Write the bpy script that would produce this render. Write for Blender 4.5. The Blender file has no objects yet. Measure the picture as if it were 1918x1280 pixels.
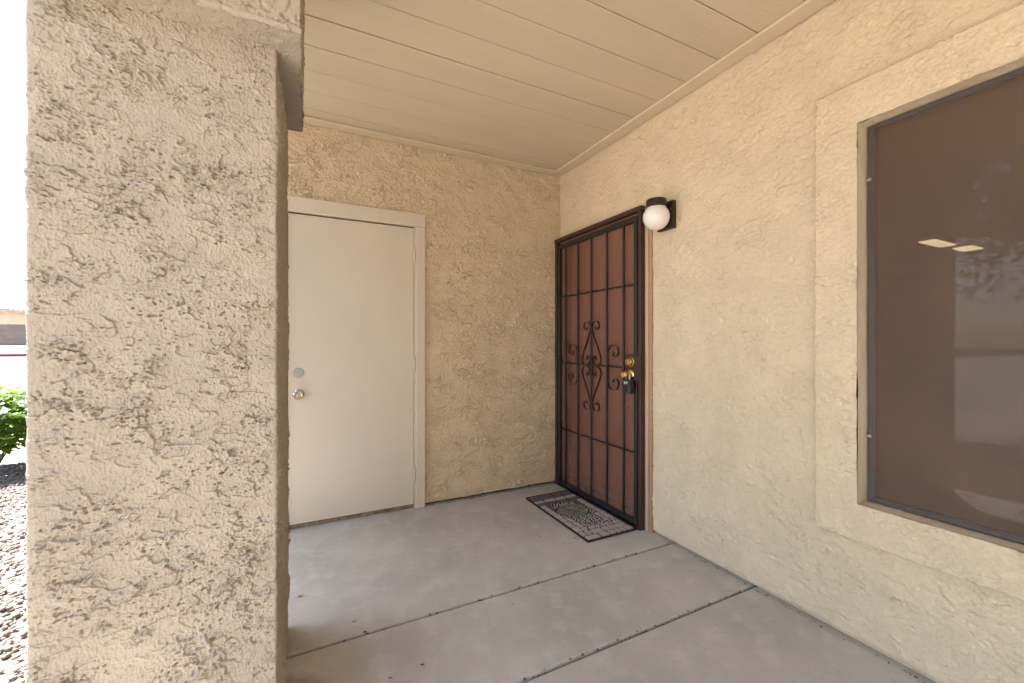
import bpy, bmesh, math, random
import numpy as np
from mathutils import Vector, Matrix
random.seed(7)
RNG = np.random.default_rng(11)
S = bpy.context.scene
COL = S.collection
R = math.radians

# ------------------------------------------------------------------ camera, world, sun, exposure
cam = bpy.data.cameras.new('camera')
cam.sensor_width = 36.0
cam.lens = 782.6 / 1918 * 36
cam.shift_y = 1.8 / 1918
cam.clip_start = 0.02
cam.clip_end = 600
camo = bpy.data.objects.new('camera', cam)
COL.objects.link(camo)
camo.location = (0, 0, 1.218)
camo.rotation_euler = (R(90), 0, R(-26.6))
S.camera = camo

SUN_EL, SUN_AZ = 71.0, -58.0          # azimuth measured from +Y towards +X
w = bpy.data.worlds.new('World'); S.world = w; w.use_nodes = True
nt = w.node_tree
sky = nt.nodes.new('ShaderNodeTexSky'); sky.sky_type = 'NISHITA'; sky.sun_disc = False
sky.sun_elevation = R(SUN_EL); sky.sun_rotation = R(SUN_AZ)
sky.air_density = 1.0; sky.dust_density = 1.0; sky.ozone_density = 1.0
bg = nt.nodes['Background']; bg.inputs['Strength'].default_value = 0.12
nt.links.new(sky.outputs['Color'], bg.inputs['Color'])
sun = bpy.data.lights.new('sun', 'SUN'); sun.energy = 4.2; sun.angle = R(0.53); sun.color = (1.0, 0.96, 0.90)
suno = bpy.data.objects.new('sun', sun); COL.objects.link(suno)
d = Vector((math.sin(R(SUN_AZ)) * math.cos(R(SUN_EL)), math.cos(R(SUN_AZ)) * math.cos(R(SUN_EL)), math.sin(R(SUN_EL))))
suno.rotation_euler = d.to_track_quat('Z', 'Y').to_euler()
S.view_settings.view_transform = 'Standard'; S.view_settings.look = 'None'
S.view_settings.gamma = 1.0; S.view_settings.use_curve_mapping = False
S.view_settings.exposure = 2.92

# ------------------------------------------------------------------ materials
MAT = {}
def mat(name, col, rough=0.8, metal=0.0, var=0.0, vscale=8.0, bump=0.0, bscale=200.0, spec=0.5,
        stretch=(1, 1, 1), col2=None, detail=4.0, thr=None, bdist=0.002):
    m = bpy.data.materials.new(name); m.use_nodes = True
    n = m.node_tree.nodes; l = m.node_tree.links
    p = n['Principled BSDF']
    p.inputs['Base Color'].default_value = (*col, 1)
    p.inputs['Roughness'].default_value = rough
    p.inputs['Metallic'].default_value = metal
    p.inputs['Specular IOR Level'].default_value = spec
    tc = n.new('ShaderNodeTexCoord'); mp = n.new('ShaderNodeMapping')
    mp.inputs['Scale'].default_value = stretch
    l.new(tc.outputs['Object'], mp.inputs['Vector'])
    if var or col2:
        nz = n.new('ShaderNodeTexNoise'); nz.inputs['Scale'].default_value = vscale
        nz.inputs['Detail'].default_value = detail; nz.inputs['Roughness'].default_value = 0.6
        l.new(mp.outputs['Vector'], nz.inputs['Vector'])
        rp = n.new('ShaderNodeValToRGB')
        a, b = thr if thr else (0.3, 0.7)
        rp.color_ramp.elements[0].position = a; rp.color_ramp.elements[1].position = b
        c2 = col2 if col2 else tuple(min(1, c * (1 + var)) for c in col)
        c1 = col if col2 else tuple(c * (1 - var) for c in col)
        rp.color_ramp.elements[0].color = (*c1, 1); rp.color_ramp.elements[1].color = (*c2, 1)
        l.new(nz.outputs['Fac'], rp.inputs['Fac']); l.new(rp.outputs['Color'], p.inputs['Base Color'])
    if bump:
        nb = n.new('ShaderNodeTexNoise'); nb.inputs['Scale'].default_value = bscale
        nb.inputs['Detail'].default_value = 5
        l.new(mp.outputs['Vector'], nb.inputs['Vector'])
        bp = n.new('ShaderNodeBump'); bp.inputs['Strength'].default_value = bump; bp.inputs['Distance'].default_value = bdist
        l.new(nb.outputs['Fac'], bp.inputs['Height']); l.new(bp.outputs['Normal'], p.inputs['Normal'])
    MAT[name] = m
    return m

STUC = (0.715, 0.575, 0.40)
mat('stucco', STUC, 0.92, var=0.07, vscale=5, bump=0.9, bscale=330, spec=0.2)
mat('stucco_dimmed', (0.41, 0.348, 0.28), 0.92, var=0.08, vscale=5, bump=0.5, bscale=260, spec=0.2)  # wall stucco darkened and greyed, the pillar's weaker light put into its colour
def stucco_shader(which, strength):
    m = MAT[which]; n, l = m.node_tree.nodes, m.node_tree.links; p = n['Principled BSDF']
    old = p.inputs['Normal'].links[0].from_node
    tc = n.new('ShaderNodeTexCoord')
    wz = n.new('ShaderNodeTexNoise'); wz.inputs['Scale'].default_value = 38; wz.inputs['Detail'].default_value = 3
    mp = n.new('ShaderNodeMapping'); mp.inputs['Scale'].default_value = (1, 1, 1.7)
    l.new(tc.outputs['Object'], mp.inputs[0]); l.new(mp.outputs[0], wz.inputs['Vector'])
    va = n.new('ShaderNodeVectorMath'); va.operation = 'MULTIPLY_ADD'; va.inputs[1].default_value = (0.05, 0.05, 0.05)
    l.new(wz.outputs['Color'], va.inputs[0]); l.new(mp.outputs[0], va.inputs[2])
    nz = n.new('ShaderNodeTexNoise'); nz.inputs['Scale'].default_value = 62; nz.inputs['Detail'].default_value = 4; nz.inputs['Roughness'].default_value = 0.55
    l.new(va.outputs[0], nz.inputs['Vector'])
    rp = n.new('ShaderNodeValToRGB'); e = rp.color_ramp.elements
    e[0].position = 0.34; e[0].color = (0.0, 0.0, 0.0, 1); e[1].position = 0.62; e[1].color = (1, 1, 1, 1)
    for pos, v in ((0.43, 0.35), (0.452, 0.72), (0.535, 0.60), (0.552, 0.95)):
        x = e.new(pos); x.color = (v, v, v, 1)
    l.new(nz.outputs['Fac'], rp.inputs['Fac'])
    bp = n.new('ShaderNodeBump'); bp.inputs['Strength'].default_value = strength; bp.inputs['Distance'].default_value = 0.0042
    l.new(rp.outputs['Color'], bp.inputs['Height']); l.new(old.outputs['Normal'], bp.inputs['Normal']); l.new(bp.outputs['Normal'], p.inputs['Normal'])
stucco_shader('stucco', 0.72); stucco_shader('stucco_dimmed', 0.38)
mat('ceiling_paint', (0.56, 0.465, 0.335), 0.7, var=0.075, vscale=2.5, bump=0.7, bscale=90, stretch=(0.10, 1, 1), spec=0.3)
mat('door_paint', (0.62, 0.54, 0.445), 0.5, var=0.035, vscale=2.2, bump=0.12, bscale=60, spec=0.35)
mat('casing_paint', (0.63, 0.54, 0.44), 0.75, var=0.04, vscale=6, bump=0.5, bscale=70, stretch=(1, 1, 0.1), spec=0.3)
mat('dark_wood', (0.24, 0.16, 0.095), 0.9, var=0.5, vscale=30, bump=0.6, bscale=80)
mat('iron_black', (0.012, 0.012, 0.014), 0.35, 0.0, var=0.25, vscale=25, bump=0.12, bscale=160, spec=0.6)
mat('iron_brown', (0.045, 0.018, 0.012), 0.4, 0.0, var=0.25, vscale=20, bump=0.12, bscale=160, spec=0.5)
mat('bronze', (0.040, 0.024, 0.016), 0.35, 0.3, var=0.15, vscale=20, spec=0.5)
mat('frame_bronze', (0.10, 0.085, 0.08), 0.45, 0.3, var=0.12, vscale=8, spec=0.5)
mat('brass', (0.72, 0.50, 0.20), 0.25, 1.0, var=0.12, vscale=40)
mat('nickel', (0.62, 0.60, 0.57), 0.22, 1.0)
mat('cover_grey', (0.38, 0.38, 0.39), 0.45, 0.2)
mat('jamb_wood', (0.38, 0.215, 0.115), 0.6, var=0.15, vscale=8, stretch=(1, 1, 0.08))
mat('jamb_pale', (0.50, 0.36, 0.25), 0.6, var=0.12, vscale=8, stretch=(1, 1, 0.08))
mat('entry_wood', (0.42, 0.19, 0.115), 0.5, var=0.14, vscale=7, stretch=(1, 1, 0.07), bump=0.1, bscale=60)
mat('sill_metal', (0.40, 0.36, 0.32), 0.4, 0.5)
mat('lockbox', (0.012, 0.012, 0.013), 0.45, bump=0.1, bscale=300)
mat('white_print', (0.75, 0.75, 0.72), 0.5)
mat('steel', (0.6, 0.6, 0.6), 0.25, 1.0)
mat('mat_rubber', (0.016, 0.014, 0.014), 0.75, var=0.3, vscale=40)
for i, c in enumerate([(0.44, 0.36, 0.325), (0.33, 0.33, 0.295), (0.42, 0.38, 0.32), (0.19, 0.175, 0.15), (0.38, 0.36, 0.335)]):
    mat('mat_stone%d' % i, c, 0.85, var=0.22, vscale=45, bump=0.4, bscale=160)
mat('mat_dark', (0.12, 0.105, 0.10), 0.85, var=0.5, vscale=40, bump=0.4, bscale=160)
mat('leaf_dry', (0.26, 0.13, 0.045), 0.8, var=0.4, vscale=60)
mat('litter_brown', (0.13, 0.08, 0.045), 0.9, var=0.6, vscale=80)
mat('leaf_straw', (0.42, 0.33, 0.14), 0.8, var=0.3, vscale=60)
mat('leaf_lime', (0.22, 0.24, 0.03), 0.7, var=0.3, vscale=60)
mat('dirt', (0.10, 0.075, 0.055), 0.95, var=0.5, vscale=40)
mat('asphalt', (0.055, 0.055, 0.057), 0.9, var=0.1, vscale=2, bump=0.4, bscale=60)
mat('pale_concrete', (0.25, 0.23, 0.20), 0.9, var=0.07, vscale=3, bump=0.3, bscale=60)
mat('kerb_red', (0.17, 0.025, 0.02), 0.7, var=0.2, vscale=3)
mat('earth', (0.44, 0.385, 0.32), 0.95, var=0.14, vscale=3, bump=0.6, bscale=30, bdist=0.01)
mat('bank_earth', (0.26, 0.205, 0.165), 0.95, var=0.2, vscale=2)
mat('stone_a', (0.25, 0.20, 0.165), 0.9, col2=(0.14, 0.115, 0.10), vscale=28, thr=(0.35, 0.68), detail=1, bump=0.3, bscale=120)
mat('far_plaster', (0.36, 0.29, 0.20), 0.9, var=0.05)
mat('added_wing_plaster', (0.40, 0.36, 0.30), 0.9, var=0.05)
mat('roof_under', (0.35, 0.28, 0.2), 0.9)
mat('trim_paint', (0.60, 0.50, 0.36), 0.7, var=0.03, vscale=4, bump=0.2, bscale=80, spec=0.3)
mat('bark', (0.12, 0.085, 0.06), 0.95, var=0.3, vscale=20, bump=0.7, bscale=40, bdist=0.01)
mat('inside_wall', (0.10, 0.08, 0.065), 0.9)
mat('screw', (0.5, 0.48, 0.45), 0.35, 0.9)

def nodes_of(m):
    return m.node_tree.nodes, m.node_tree.links, m.node_tree.nodes['Principled BSDF']

def concrete():
    m = bpy.data.materials.new('concrete'); m.use_nodes = True
    n, l, p = nodes_of(m)
    p.inputs['Roughness'].default_value = 0.72; p.inputs['Specular IOR Level'].default_value = 0.3
    g = n.new('ShaderNodeNewGeometry')
    def noise(sc, det, rough=0.6):
        z = n.new('ShaderNodeTexNoise'); z.inputs['Scale'].default_value = sc
        z.inputs['Detail'].default_value = det; z.inputs['Roughness'].default_value = rough
        l.new(g.outputs['Position'], z.inputs['Vector']); return z
    def mixc(fac, a, b, blend='MIX'):
        x = n.new('ShaderNodeMix'); x.data_type = 'RGBA'; x.blend_type = blend
        for s, v in ((6, a), (7, b)):
            if isinstance(v, tuple): x.inputs[s].default_value = (*v, 1)
            else: l.new(v, x.inputs[s])
        if isinstance(fac, float): x.inputs[0].default_value = fac
        else: l.new(fac, x.inputs[0])
        return x.outputs[2]
    def ramp(src, a, b):
        r = n.new('ShaderNodeMapRange'); r.inputs['From Min'].default_value = a; r.inputs['From Max'].default_value = b
        l.new(src, r.inputs['Value']); return r.outputs['Result']
    c = mixc(ramp(noise(2.2, 6).outputs['Fac'], 0.32, 0.68), (0.40, 0.375, 0.32), (0.52, 0.485, 0.425))
    c = mixc(ramp(noise(9, 5).outputs['Fac'], 0.5, 0.85), c, (0.60, 0.57, 0.53))
    # worn, darker blotches
    c = mixc(ramp(noise(4.5, 8, 0.7).outputs['Fac'], 0.60, 0.80), c, (0.33, 0.30, 0.265))
    c = mixc(ramp(noise(120, 2).outputs['Fac'], 0.62, 0.75), c, (0.36, 0.325, 0.28))
    c = mixc(ramp(noise(330, 2).outputs['Fac'], 0.64, 0.70), c, (0.24, 0.215, 0.185))
    c = mixc(ramp(noise(26, 6, 0.75).outputs['Fac'], 0.64, 0.80), c, (0.62, 0.59, 0.545))
    # old rusty splash stain beside the pillar's foot
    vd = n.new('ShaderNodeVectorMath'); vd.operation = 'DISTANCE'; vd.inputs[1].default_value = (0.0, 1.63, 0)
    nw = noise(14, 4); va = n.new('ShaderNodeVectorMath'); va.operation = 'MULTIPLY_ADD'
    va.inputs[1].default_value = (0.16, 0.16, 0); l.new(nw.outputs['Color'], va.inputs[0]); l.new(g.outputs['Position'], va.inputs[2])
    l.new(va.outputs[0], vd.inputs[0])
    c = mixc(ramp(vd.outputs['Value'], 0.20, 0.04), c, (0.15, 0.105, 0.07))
    l.new(c, p.inputs['Base Color'])
    bp = n.new('ShaderNodeBump'); bp.inputs['Strength'].default_value = 0.25; bp.inputs['Distance'].default_value = 0.003
    l.new(noise(60, 6).outputs['Fac'], bp.inputs['Height']); l.new(bp.outputs['Normal'], p.inputs['Normal'])
    MAT['concrete'] = m
concrete()

def screen_mat(name, col, clear, gloss_r=0.5):
    m = bpy.data.materials.new(name); m.use_nodes = True
    n, l, p = nodes_of(m); out = n['Material Output']
    p.inputs['Base Color'].default_value = (*col, 1); p.inputs['Roughness'].default_value = gloss_r
    tc = n.new('ShaderNodeTexCoord')
    z = n.new('ShaderNodeTexNoise'); z.inputs['Scale'].default_value = 2.5; z.inputs['Detail'].default_value = 5
    l.new(tc.outputs['Object'], z.inputs['Vector'])
    r = n.new('ShaderNodeValToRGB')
    r.color_ramp.elements[0].position = 0.3; r.color_ramp.elements[1].position = 0.72
    r.color_ramp.elements[0].color = (*[c * 0.82 for c in col], 1); r.color_ramp.elements[1].color = (*[c * 1.2 for c in col], 1)
    l.new(z.outputs['Fac'], r.inputs['Fac']); l.new(r.outputs['Color'], p.inputs['Base Color'])
    t = n.new('ShaderNodeBsdfTransparent'); mx = n.new('ShaderNodeMixShader'); mx.inputs[0].default_value = clear
    l.new(p.outputs[0], mx.inputs[1]); l.new(t.outputs[0], mx.inputs[2]); l.new(mx.outputs[0], out.inputs['Surface'])
    MAT[name] = m
screen_mat('solar_screen', (0.15, 0.09, 0.056), 0.56, 0.6)
screen_mat('door_mesh', (0.26, 0.12, 0.08), 0.62, 0.5)
def glass_mat():
    m = bpy.data.materials.new('pane_glass'); m.use_nodes = True
    n, l, p = nodes_of(m); out = n['Material Output']
    t = n.new('ShaderNodeBsdfTransparent'); t.inputs[0].default_value = (0.75, 0.75, 0.75, 1)
    g = n.new('ShaderNodeBsdfGlossy'); g.inputs['Roughness'].default_value = 0.012
    f = n.new('ShaderNodeFresnel'); f.inputs['IOR'].default_value = 1.9
    mx = n.new('ShaderNodeMixShader')
    l.new(f.outputs[0], mx.inputs[0]); l.new(t.outputs[0], mx.inputs[1]); l.new(g.outputs[0], mx.inputs[2])
    l.new(mx.outputs[0], out.inputs['Surface']); MAT['pane_glass'] = m
glass_mat()
def globe_mat():
    m = mat('opal_glass', (0.78, 0.74, 0.70), 0.18, spec=0.5)
    m.node_tree.nodes['Principled BSDF'].inputs['Subsurface Weight'].default_value = 0.15
globe_mat()
def emit(name, col, s):
    m = bpy.data.materials.new(name); m.use_nodes = True
    n, l, p = nodes_of(m); p.inputs['Emission Color'].default_value = (*col, 1); p.inputs['Emission Strength'].default_value = s
    MAT[name] = m
emit('lit_panel', (1.0, 0.76, 0.45), 0.5)
def leaf_mat(name, col, col2):
    m = mat(name, col, 0.45, col2=col2, vscale=9, spec=0.4)
    n, l, p = nodes_of(m); out = n['Material Output']
    tr = n.new('ShaderNodeBsdfTranslucent'); tr.inputs[0].default_value = (col2[0] * 2.2, col2[1] * 1.9, col2[2] * 1.0, 1)
    mx = n.new('ShaderNodeMixShader'); mx.inputs[0].default_value = 0.42
    l.new(p.outputs[0], mx.inputs[1]); l.new(tr.outputs[0], mx.inputs[2]); l.new(mx.outputs[0], out.inputs['Surface'])
leaf_mat('shrub_leaf', (0.035, 0.075, 0.012), (0.085, 0.15, 0.02))
leaf_mat('tree_leaf', (0.035, 0.06, 0.02), (0.07, 0.11, 0.03))
def block_mat():
    m = bpy.data.materials.new('block_wall'); m.use_nodes = True
    n, l, p = nodes_of(m); p.inputs['Roughness'].default_value = 0.95
    tc = n.new('ShaderNodeTexCoord'); b = n.new('ShaderNodeTexBrick')
    mp = n.new('ShaderNodeMapping'); mp.inputs['Rotation'].default_value = (R(90), 0, 0)
    l.new(tc.outputs['Object'], mp.inputs[0]); l.new(mp.outputs[0], b.inputs['Vector'])
    b.inputs['Scale'].default_value = 1.0; b.inputs['Brick Width'].default_value = 0.41; b.inputs['Row Height'].default_value = 0.205
    b.inputs['Mortar Size'].default_value = 0.008
    b.inputs['Color1'].default_value = (0.13, 0.10, 0.08, 1); b.inputs['Color2'].default_value = (0.165, 0.125, 0.10, 1)
    b.inputs['Mortar'].default_value = (0.12, 0.095, 0.08, 1)
    l.new(b.outputs['Color'], p.inputs['Base Color']); MAT['block_wall'] = m
block_mat()
mat('roof_tile', (0.27, 0.20, 0.165), 0.9, var=0.25, vscale=2.5)

# ------------------------------------------------------------------ object helpers
def link(name, me, m=None, parent=None, loc=None, smooth=False):
    o = bpy.data.objects.new(name, me); COL.objects.link(o)
    if m and not me.materials: me.materials.append(MAT[m])
    if parent: o.parent = parent
    if loc is not None: o.location = loc
    if smooth: me.polygons.foreach_set('use_smooth', [True] * len(me.polygons))
    return o
def tag(o, label=None, cat=None, group=None, kind=None):
    if label: o['label'] = label
    if cat: o['category'] = cat
    if group: o['group'] = group
    if kind: o['kind'] = kind
    return o
def empty(name, loc=(0, 0, 0)):
    o = bpy.data.objects.new(name, None); o.empty_display_size = 0.1
    COL.objects.link(o); o.location = loc
    return o
def local(parent, pt):
    return Vector(pt) - parent.location
def bm_mesh(name, bm):
    me = bpy.data.meshes.new(name); bm.normal_update(); bm.to_mesh(me); bm.free(); return me
def add_box(bm, lo, hi, bev=0.0, seg=1):
    lo, hi = Vector(lo), Vector(hi)
    r = bmesh.ops.create_cube(bm, size=1.0)
    vs = r['verts']; c = (lo + hi) / 2; s = hi - lo
    for v in vs: v.co = Vector((v.co.x * s.x, v.co.y * s.y, v.co.z * s.z)) + c
    if bev:
        es = list({e for v in vs for e in v.link_edges})
        bmesh.ops.bevel(bm, geom=es, offset=bev, segments=seg, profile=0.5, affect='EDGES')
def box(name, lo, hi, m, parent=None, bev=0.0, seg=1):
    """box in world coordinates; origin at parent's origin or at its base centre"""
    lo, hi = Vector(lo), Vector(hi)
    off = parent.matrix_world.translation if False else (world_loc(parent) if parent else Vector(((lo.x + hi.x) / 2, (lo.y + hi.y) / 2, lo.z)))
    bm = bmesh.new(); add_box(bm, lo - off, hi - off, bev, seg)
    o = link(name, bm_mesh(name, bm), m, parent)
    if not parent: o.location = off
    return o
def world_loc(o):
    v = Vector((0, 0, 0))
    while o: v += o.location; o = o.parent
    return v
def add_lathe(bm, prof, axis='Z', n=32, center=(0, 0, 0)):
    """prof: list of (r, h)"""
    rings = []
    for r, h in prof:
        ring = []
        for i in range(n):
            a = 2 * math.pi * i / n; x, y = r * math.cos(a), r * math.sin(a)
            p = {'Z': (x, y, h), 'X': (h, x, y), 'Y': (y, h, x)}[axis]
            ring.append(bm.verts.new(Vector(p) + Vector(center)))
        rings.append(ring)
    for a, b in zip(rings, rings[1:]):
        for i in range(n):
            bm.faces.new((a[i], a[(i + 1) % n], b[(i + 1) % n], b[i]))
    bm.faces.new(rings[0][::-1]); bm.faces.new(rings[-1])
def lathe(name, prof, axis, center, m, parent=None, n=32, smooth=True):
    off = world_loc(parent) if parent else Vector(center)
    bm = bmesh.new(); add_lathe(bm, prof, axis, n, Vector(center) - off)
    bmesh.ops.recalc_face_normals(bm, faces=bm.faces)
    o = link(name, bm_mesh(name, bm), m, parent, smooth=smooth)
    if not parent: o.location = off
    if smooth:
        md = o.modifiers.new('edge', 'EDGE_SPLIT'); md.split_angle = R(40)
    return o
def catmull(pts, n=6):
    P = [Vector(p) for p in pts]; out = []
    for i in range(len(P) - 1):
        p0, p1, p2, p3 = P[max(i - 1, 0)], P[i], P[i + 1], P[min(i + 2, len(P) - 1)]
        for k in range(n):
            t = k / n
            out.append(0.5 * ((2 * p1) + (p2 - p0) * t + (2 * p0 - 5 * p1 + 4 * p2 - p3) * t * t + (3 * p1 - p0 - 3 * p2 + p3) * t ** 3))
    out.append(P[-1]); return out
def add_tube(bm, pts, rad, n=8):
    pts = [Vector(p) for p in pts]; rings = []
    prev = None
    for i, p in enumerate(pts):
        t = (pts[min(i + 1, len(pts) - 1)] - pts[max(i - 1, 0)]).normalized()
        if prev is None:
            u = t.orthogonal().normalized()
        else:
            u = (prev - t * prev.dot(t)).normalized()
        prev = u; v = t.cross(u)
        r = rad[i] if isinstance(rad, (list, tuple)) else rad
        rings.append([bm.verts.new(p + r * (math.cos(2 * math.pi * k / n) * u + math.sin(2 * math.pi * k / n) * v)) for k in range(n)])
    for a, b in zip(rings, rings[1:]):
        for k in range(n): bm.faces.new((a[k], a[(k + 1) % n], b[(k + 1) % n], b[k]))
    bm.faces.new(rings[0][::-1]); bm.faces.new(rings[-1])
def np_mesh(name, V, F):
    me = bpy.data.meshes.new(name)
    V = np.ascontiguousarray(V, dtype=np.float32); F = np.ascontiguousarray(F, dtype=np.int32)
    k = F.shape[1]
    me.vertices.add(len(V)); me.vertices.foreach_set('co', V.ravel())
    me.loops.add(F.size); me.loops.foreach_set('vertex_index', F.ravel())
    me.polygons.add(len(F)); me.polygons.foreach_set('loop_start', np.arange(0, F.size, k, dtype=np.int32))
    me.update(calc_edges=True)
    return me

# ------------------------------------------------------------------ hand-trowelled stucco relief
def gn(shape, res, su, sv, seed):
    r = np.random.default_rng(seed)
    a = np.fft.rfft2(r.standard_normal(shape))
    fy = np.fft.fftfreq(shape[0], res)[:, None]; fx = np.fft.rfftfreq(shape[1], res)[None, :]
    a *= np.exp(-2 * math.pi ** 2 * ((fx * su) ** 2 + (fy * sv) ** 2))
    o = np.fft.irfft2(a, shape); return (o - o.mean()) / (o.std() + 1e-9)
def sst(a, b, x):
    t = np.clip((x - a) / (b - a), 0, 1); return t * t * (3 - 2 * t)
def stucco(rows, cols, res, seed, lay=0.0024, pit=0.0042, fine=0.00035, wave=0.0018, scale=1.0, dens=1.0, edge=0.05, groove=0.8, ps=1.0):
    """skip-trowelled lace: flat plates with raised lips, torn edges and clusters of pits"""
    sh = (rows, cols); g = lambda su, sv, k: gn(sh, res, su * scale, sv * scale, seed * 100 + k)
    rag = g(.0046, .0038, 1); rag2 = g(.0115, .0085, 2)
    h = np.zeros(sh)
    calm = np.clip(0.75 + 0.40 * g(.065, .032, 3), 0.08, 1.25)       # trowelled smooth where low
    for k, (su, sv, t, w) in enumerate([(.052, .024, .0, 1.0), (.028, .015, .40, .9), (.017, .011, .70, .8), (.042, .034, .8, 1.0), (.024, .012, -.45, .8)]):
        n = g(su, sv, 10 + k) + .36 * rag2 + .14 * rag * calm - t
        thick = w * lay * np.clip(.30 + .85 * g(.045, .028, 20 + k), 0, 1.5) * (.5 + .5 * calm)
        h += thick * (sst(-edge, edge, n) * (.55 + .6 * np.exp(-np.clip(n, 0, 9) * 2.2)))
        h -= thick * groove * np.exp(-((n + 2.0 * edge) / (1.5 * edge)) ** 2)
    g2 = lambda su, sv, k: gn(sh, res, su * ps, sv * ps, seed * 100 + k)
    p = g2(.0036, .0028, 30) + .12 * rag2
    p2 = g2(.0060, .0034, 31) + .22 * rag
    h -= pit * sst(1.95, 2.15, p * dens) * np.clip(calm, .05, 1.0)
    h -= pit * sst(1.95, 2.15, p2 * dens) * np.clip(calm, .05, 1.0)
    h += fine * g(.0032, .0026, 40) * calm + fine * .8 * g(.0016, .004, 41)
    h += wave * g(.13, .09, 50)
    return h

def wall_patch(name, u0, u1, z0, z1, res, place, height, holes=(), m='stucco', parent=None, skirt=0.03):
    """relief sheet on u,z; place(u, z, h) -> xyz arrays; holes = (u0,u1,z0,z1) cut-outs"""
    nu = int(round((u1 - u0) / res)) + 1; nz = int(round((z1 - z0) / res)) + 1
    u = np.linspace(u0, u1, nu); z = np.linspace(z0, z1, nz)
    h = height(nz, nu).copy()
    for i in (0, -1): h[i, :] = -skirt; h[:, i] = -skirt
    U, Z = np.meshgrid(u, z)
    U2, Z2 = U.copy(), Z.copy()
    U2[:, 0] = U2[:, 1]; U2[:, -1] = U2[:, -2]; Z2[0] = Z2[1]; Z2[-1] = Z2[-2]
    P = np.stack(place(U2, Z2, h), -1).reshape(-1, 3)
    idx = np.arange(nu * nz).reshape(nz, nu)
    F = np.stack([idx[:-1, :-1], idx[:-1, 1:], idx[1:, 1:], idx[1:, :-1]], -1)
    uc = (U[:-1, :-1] + U[1:, 1:]) / 2; zc = (Z[:-1, :-1] + Z[1:, 1:]) / 2
    keep = np.ones(uc.shape, bool)
    for a, b, c, dd in holes: keep &= ~((uc > a) & (uc < b) & (zc > c) & (zc < dd))
    F = F[keep]
    used = np.zeros(len(P), bool); used[F.ravel()] = True
    mp = np.cumsum(used) - 1
    me = np_mesh(name, P[used], mp[F])
    return link(name, me, m, parent, smooth=True)

DX, FY = 2.006, 3.07          # right wall plane, back wall plane
CZ = 2.675                    # underside of ceiling boards

# ------------------------------------------------------------------ ground, street
def sheet(name, x0, x1, y0, y1, z, m, kind='structure', sub=1):
    bm = bmesh.new(); bmesh.ops.create_grid(bm, x_segments=sub, y_segments=sub, size=0.5)
    for v in bm.verts: v.co = Vector((v.co.x * (x1 - x0), v.co.y * (y1 - y0), 0))
    o = link(name, bm_mesh(name, bm), m, loc=((x0 + x1) / 2, (y0 + y1) / 2, z)); tag(o, kind=kind); return o
sheet('ground', -260, 260, -260, 260, -0.05, 'earth')

# porch floor: three cast slabs with open joints
fl = tag(empty('porch_floor'), kind='structure')
for a, b in ((1.8435, 3.30), (1.3355, 1.8325), (-2.3, 1.3245)):
    box('slab', (-0.72, a, -0.10), (2.06, b, 0.0), 'concrete', fl, 0.011, 3)
box('joint_dirt', (-0.70, -2.2, -0.09), (2.03, 3.2, -0.015), 'dirt', fl)
sheet('driveway', -14, -1.0, 6.1, 8.3, -0.03, 'pale_concrete')

def slope(name, x0, x1, y0, z0, y1, z1, m):
    me = bpy.data.meshes.new(name)
    me.from_pydata([(x0, y0, z0), (x1, y0, z0), (x1, y1, z1), (x0, y1, z1)], [], [(0, 1, 2, 3)])
    o = link(name, me, m); tag(o, kind='structure'); return o
slope('street', -120, 60, 14.2, -0.03, 37.2, 0.35, 'asphalt')
slope('bank', -120, 60, 37.35, 0.50, 44.4, 1.01, 'bank_earth')
slope('rear_lot', -120, 60, 44.4, 1.01, 120, 1.2, 'earth')
k = box('kerb', (-120, 37.18, 0.25), (60, 37.40, 0.51), 'kerb_red', None, 0.02, 2); tag(k, kind='structure')
bw = box('block_wall', (-120, 44.3, 0.95), (60, 44.5, 2.56), 'block_wall')
tag(bw, 'low tan block wall running beyond the red kerb across the street', 'wall')

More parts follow.
